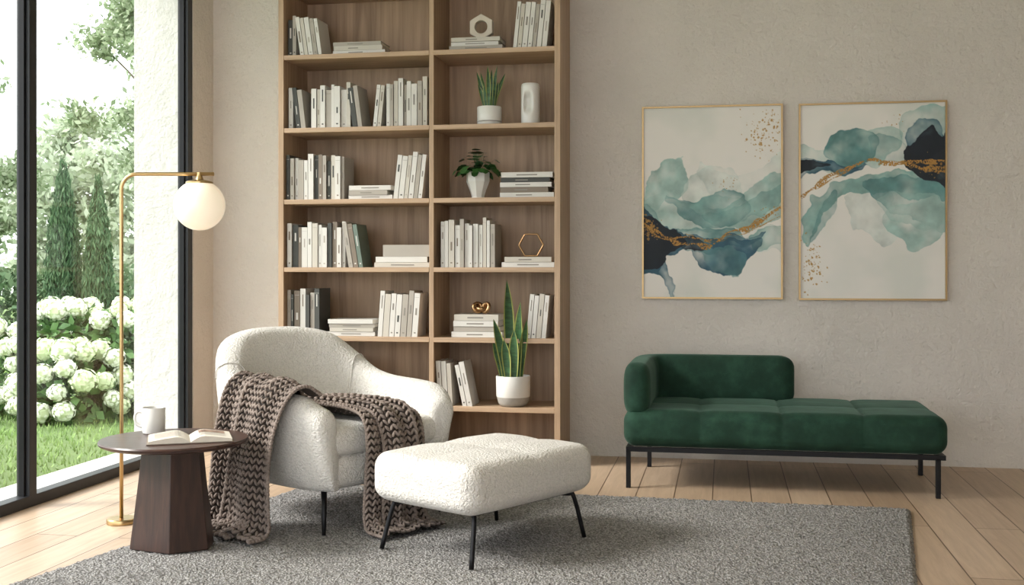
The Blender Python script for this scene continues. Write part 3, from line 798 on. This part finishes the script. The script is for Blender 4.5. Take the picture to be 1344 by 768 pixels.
tb.out('knitted_throw_blanket',[M['throw'],M['throw_in']],None,True,T=CH)

# ------------------------------------------------------------ side table
TX,TY=-2.175,4.275
tg=group('round_side_table',(TX,TY,0))
lathe('table_top',[(.20,.432),(.27,.436),(.289,.445),(.292,.453),(.288,.459),(.001,.460)],(TX,TY,0),M['walnut_top'],tg,72)
# five-sided tapering pedestal: broad front face, folded narrower right face
V=[];R=Matrix.Translation((TX,TY,0))@Matrix.Rotation(math.radians(-4),4,'Z')
bot=[(-.150,-.085),(.045,-.115),(.158,-.010),(.120,.105),(-.120,.105)]
for zz,f in ((RZ,1.0),(.15,.905),(.30,.80),(.434,.72)):
    V+=[(x*f,y*f,zz) for x,y in bot]
F=[tuple(range(5))[::-1],tuple(range(15,20))]
for l_ in range(3):
    for k2 in range(5): F.append((l_*5+k2,l_*5+(k2+1)%5,(l_+1)*5+(k2+1)%5,(l_+1)*5+k2))
o=mesh('pedestal',V,F,M['walnut'],tg,T=R); md=o.modifiers.new('b','BEVEL'); md.width=.003; md.segments=2; md.limit_method='ANGLE'; md.angle_limit=math.radians(20)
MC=(TX-.150,TY+.115,.4605)
mg=group('coffee_mug',MC)
lathe('cup',[(.034,0),(.043,.001),(.046,.008),(.047,.103),(.0455,.1055),(.0435,.103),(.0425,.012),(.001,.010)],MC,M['ceramic'],mg,40)
lathe('coffee',[(.0425,.080),(.0425,.081),(.001,.0811)],MC,M['soil'],mg)
hp=catmull([(-.044,0,.085),(-.066,0,.087),(-.078,0,.068),(-.074,0,.042),(-.058,0,.028),(-.044,0,.026)],5)
tube('handle',[(MC[0]+p[0]*.98,MC[1]+p[0]*.18,MC[2]+p[2]) for p in hp],.0058,M['ceramic'],mg,10)
BT=Matrix.Translation((TX+.085,TY-.035,.4605))@Matrix.Rotation(math.radians(28),4,'Z')
obk=group('open_book',(TX+.085,TY-.035,.4605))
b_=MB()
b_.box(-.165,.165,-.105,.105,0,.003,0,BT)
for sgn in (-1,1):
    n=14; vs=[]
    for yy in (-.1,.1):
        for q in range(n+1):
            t=q/n; x=sgn*.158*t; zz=.004+.026*math.sin(min(1,t*2.6)*math.pi/2)*(1-.72*t**1.5)+.001
            vs.append(BT@Vector((x,yy,zz)))
        for q in range(n+1):
            t=q/n; vs.append(BT@Vector((sgn*.158*t,yy,.003)))
    m2=2*(n+1); fs=[]
    for q in range(n):
        fs.append((q,q+1,m2+q+1,m2+q)); fs.append((q,n+1+q,n+2+q,q+1)); fs.append((m2+q,m2+q+1,m2+n+2+q,m2+n+1+q))
    fs.append((n,n+1+n,m2+n+1+n,m2+n))
    b_.add(vs,fs,1)
    for li in range(9):
        yy=.07-li*.016
        if sgn>0 and li<4: continue
        vv=[]
        for q in range(3,13):
            t=q/n; x=sgn*.158*t; zz=.0062+.026*math.sin(min(1,t*2.6)*math.pi/2)*(1-.72*t**1.5)
            vv+= [BT@Vector((x,yy,zz)),BT@Vector((x,yy+.004,zz))]
        b_.add(vv,[(2*q,2*q+2,2*q+3,2*q+1) for q in range(9)],2)
    if sgn>0:
        vv=[]
        for q in range(3,13):
            t=q/n; x=sgn*.158*t; zz=.0062+.026*math.sin(min(1,t*2.6)*math.pi/2)*(1-.72*t**1.5)
            vv+= [BT@Vector((x,.015,zz)),BT@Vector((x,.082,zz))]
        b_.add(vv,[(2*q,2*q+2,2*q+3,2*q+1) for q in range(9)],3)
b_.out('pages',[BOOK[4],M['pages'],simple('print_text',(160,150,140),.8),simple('print_photo',(146,118,100),.7,0,.5,30)],obk)

# ------------------------------------------------------------ floor lamp
lx,ly=-2.655,4.718
lg=group('globe_floor_lamp',(lx,ly,0))
lathe('base',[(.06,0),(.064,.002),(.065,.02),(.062,.024),(.001,.025)],(lx,ly,0),M['brass'],lg,48)
d=Vector((math.cos(TH),math.sin(TH),0))
def lp(u,zz): return (lx+d.x*u,ly+d.y*u,zz)
pts=[lp(0,.02),lp(0,.5),lp(0,1.0),lp(0,1.48)]
for a in range(0,91,10):
    r=.07; pts.append(lp(r-r*math.cos(math.radians(a)),1.495+r*math.sin(math.radians(a))))
pts+=[lp(.2,1.565),lp(.415,1.565)]
tube('stem',pts,.0085,M['brass'],lg,12)
gx=.350
lathe('cap',[(.001,1.575),(.012,1.572),(.012,1.558),(.018,1.54),(.055,1.532),(.06,1.528),(.06,1.522),(.001,1.521)][::-1],(lp(gx,0)[0],lp(gx,0)[1],0),M['brass'],lg,40)
prof=[(max(.001,.113*math.sin(math.pi*i/32)),1.425-.113*math.cos(math.pi*i/32)) for i in range(33)]
lathe('opal_globe',prof,(lp(gx,0)[0],lp(gx,0)[1],0),M['opal'],lg,56)

# ------------------------------------------------------------ garden
def W_(xc,yc): return (xc*math.cos(TH)-yc*math.sin(TH),xc*math.sin(TH)+yc*math.cos(TH))
mesh('lawn',[(-45,-20,-.10),(-3.66,-20,-.10),(-3.66,45,-.10),(-45,45,-.10)],[(0,1,2,3)],M['lawn'])
def leafcloud(mb,blobs,n,size,nm,shell=.5,asp=.55,up=0):
    vol=np.array([b[3]*b[4]*b[5] for b in blobs])**.7; pr=vol/vol.sum()
    ch=rng.choice(len(blobs),n,p=pr); B=np.array(blobs)[ch]
    d=rng.normal(size=(n,3)); d/=np.linalg.norm(d,axis=1)[:,None]; r=rng.random(n)**(1/3)*(1-shell)+shell*rng.uniform(.8,1.05,n)
    if shell<0: r=np.abs(rng.normal(0,.62,n))
    P=B[:,:3]+d*r[:,None]*B[:,3:6]
    a=rng.normal(size=(n,3)); a[:,2]+=up*np.sign(a[:,2]); a/=np.linalg.norm(a,axis=1)[:,None]; b2=rng.normal(size=(n,3)); b2-=a*(a*b2).sum(1)[:,None]; b2/=np.linalg.norm(b2,axis=1)[:,None]
    s=size*rng.uniform(.6,1.3,n)[:,None]
    k0=len(mb.v); q=np.stack([P-a*s,P-b2*s*asp,P+a*s,P+b2*s*asp],1).reshape(-1,3)
    mb.v+=list(map(tuple,q.tolist())); mb.f+=[(k0+4*i,k0+4*i+1,k0+4*i+2,k0+4*i+3) for i in range(n)]; mb.i+=rng.integers(0,nm,n).tolist()
# hydrangea
hb=MB()
hx0,hy0=W_(-3.75,9.6)
blobs=[]
for (dx,dy,zc,r,rz) in [(-.55,0,.22,.42,.42),(.0,.1,.32,.52,.50),(.5,.2,.32,.48,.52),(-.9,.0,.10,.32,.3),(.9,.3,.30,.48,.48),(.2,-.25,.12,.45,.40),(1.4,.5,.30,.5,.5)]:
    blobs.append((hx0+dx,hy0+dy,zc,r,r*.85,rz))
leafcloud(hb,blobs,5200,.055,2,.6,.6)
flo=[]; tries=0
while len(flo)<135 and tries<12000:
    tries+=1; b0=random.choice(blobs); a=random.uniform(0,6.283); el=random.uniform(-.4,1.4)
    p=Vector((b0[0]+b0[3]*1.02*math.cos(a)*math.cos(el),b0[1]+b0[4]*1.02*math.sin(a)*math.cos(el),b0[2]+b0[5]*1.02*math.sin(el)))
    if p.z<.0 or any((p-q[0]).length<.135 for q in flo): continue
    if any(((p.x-b1[0])/b1[3])**2+((p.y-b1[1])/b1[4])**2+((p.z-b1[2])/b1[5])**2<.8 for b1 in blobs): continue
    flo.append((p,random.uniform(.075,.115)))
for (p,r) in flo:
    mi=2 if random.random()<.7 else 3
    vs=[(p.x+v0[0]*r*.86,p.y+v0[1]*r*.86,p.z+v0[2]*r*.78) for v0 in sph_v]; hb.add(vs,sph_f,3)
    n=110; dd=rng.normal(size=(n,3)); dd/=np.linalg.norm(dd,axis=1)[:,None]
    for q in dd:
        c=np.array(p)+q*r*np.array([1,1,.9])*random.uniform(.9,1.05); a=np.cross(q,rng.normal(size=3)); a/=np.linalg.norm(a); b2=np.cross(q,a); s=.019
        hb.add([c-a*s,c-b2*s-q*.004,c+a*s,c+b2*s-q*.004],[(0,1,2,3)],mi)
hb.out('hydrangea_bush',[M['hleaf'],M['hleaf2'],M['hyd'],M['hyd2']])
# cypresses
for (xc,yc,h,r) in ((-6.28,16,2.50,.25),(-5.72,15.8,2.25,.20),(-8.4,17,2.6,.28)):
    cx,cy=W_(xc,yc); cb=MB(); bl=[]
    for i in range(14):
        t=i/13; rr=r*(math.sin(math.pi*min(1,.34+t*.64))**.7)+.02
        bl.append((cx,cy,.1+h*t*.96,rr,rr,h*.07))
    leafcloud(cb,bl,12000,.05,2,.6,.22,2.5)
    cb.box(cx-.05,cx+.05,cy-.05,cy+.05,-.1,.4,2)
    cb.out('cypress_tree',[M['cyp'],M['cyp2'],M['bark']])
# hedge
hd=MB(); bl=[]
for i in range(46):
    t=i/45; xc=-22+t*20; x_,y_=W_(xc,18.6+random.uniform(-.3,.3)); bl.append((x_,y_,random.uniform(.1,.5),.9,.5,.75))
leafcloud(hd,bl,28000,.07,2,.7,.6); hd.out('garden_hedge',[M['hedge'],M['cyp2']])
# trees
def tree(xc,yc,h,spread,n,seed,zb=1.2,nb=16,size=.10,mats=('tleaf1','tleaf2','tleaf3'),bs=.17):
    rr=random.Random(seed); x_,y_=W_(xc,yc); tb2=MB(); bl=[]
    for i in range(nb):
        a=rr.uniform(0,6.28); zt=rr.uniform(0,1); rad=spread*(1-abs(zt-.4)*.9)*rr.uniform(.1,1)
        s=spread*rr.uniform(.7,1.3)*bs; bl.append((x_+rad*math.cos(a),y_+rad*math.sin(a),zb+(h-zb)*zt,s*1.3,s*1.3,s*.8))
    leafcloud(tb2,bl,n,size,len(mats),-1,.5)
    o=group('garden_tree',(x_,y_,-.1))
    tb2.out('foliage',[M[q] for q in mats],o)
    tube('trunk',[(x_,y_,-.1),(x_+.1,y_,h*.4),(x_-.05,y_+.1,h*.85)],[.09,.06,.02],M['bark'],o,8)
    for k2,b0 in enumerate(bl[:12]):
        tube('branch_%d'%k2,[(x_+.05,y_,max(.8,b0[2]-1.3)),((x_+b0[0])/2,(y_+b0[1])/2,b0[2]-.6),b0[:3]],[.03,.02,.008],M['bark'],o,6)
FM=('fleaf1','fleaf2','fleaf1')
tree(-6.5,21,8.4,1.9,36000,1,2.9,90,.07)
tree(-10.9,21.5,5.2,2.0,24000,2,.8,60,.08)
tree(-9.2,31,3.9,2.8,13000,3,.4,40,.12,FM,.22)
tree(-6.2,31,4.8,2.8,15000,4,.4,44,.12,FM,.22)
tree(-15,25,7.5,3.2,14000,5,1.2,50,.1)
tree(-13.0,14,6.5,1.8,12000,6,1.2,50,.08)
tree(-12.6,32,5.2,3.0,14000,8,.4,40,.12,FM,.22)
n=26000
gx_=rng.uniform(-9,-3.7,n); gy_=rng.uniform(4.5,13,n); gh=rng.uniform(.02,.05,n); ga=rng.uniform(0,6.28,n)
vv=np.stack([np.stack([gx_-.006*np.cos(ga),gy_-.006*np.sin(ga),np.full(n,-.1)],1),np.stack([gx_+.006*np.cos(ga),gy_+.006*np.sin(ga),np.full(n,-.1)],1),np.stack([gx_+rng.normal(0,.012,n),gy_+rng.normal(0,.012,n),-.1+gh],1)],1).reshape(-1,3)
mesh('grass',vv.tolist(),[(3*i,3*i+1,3*i+2) for i in range(n)],M['grassb'])

# ------------------------------------------------------------ light
wd=bpy.data.worlds.new('world'); S.world=wd; wd.use_nodes=True
bg=wd.node_tree.nodes['Background']; bg.inputs[0].default_value=(.95,.97,1,1); bg.inputs[1].default_value=2.2
sun=bpy.data.lights.new('sun','SUN'); sun.energy=3.6; sun.angle=math.radians(20); sun.color=(1,.96,.91)
so=bpy.data.objects.new('sun',sun); COL.objects.link(so)
so.rotation_euler=(math.radians(54),0,math.radians(-68))
S.view_settings.view_transform='Standard'
S.view_settings.look='None'
S.view_settings.exposure=.66
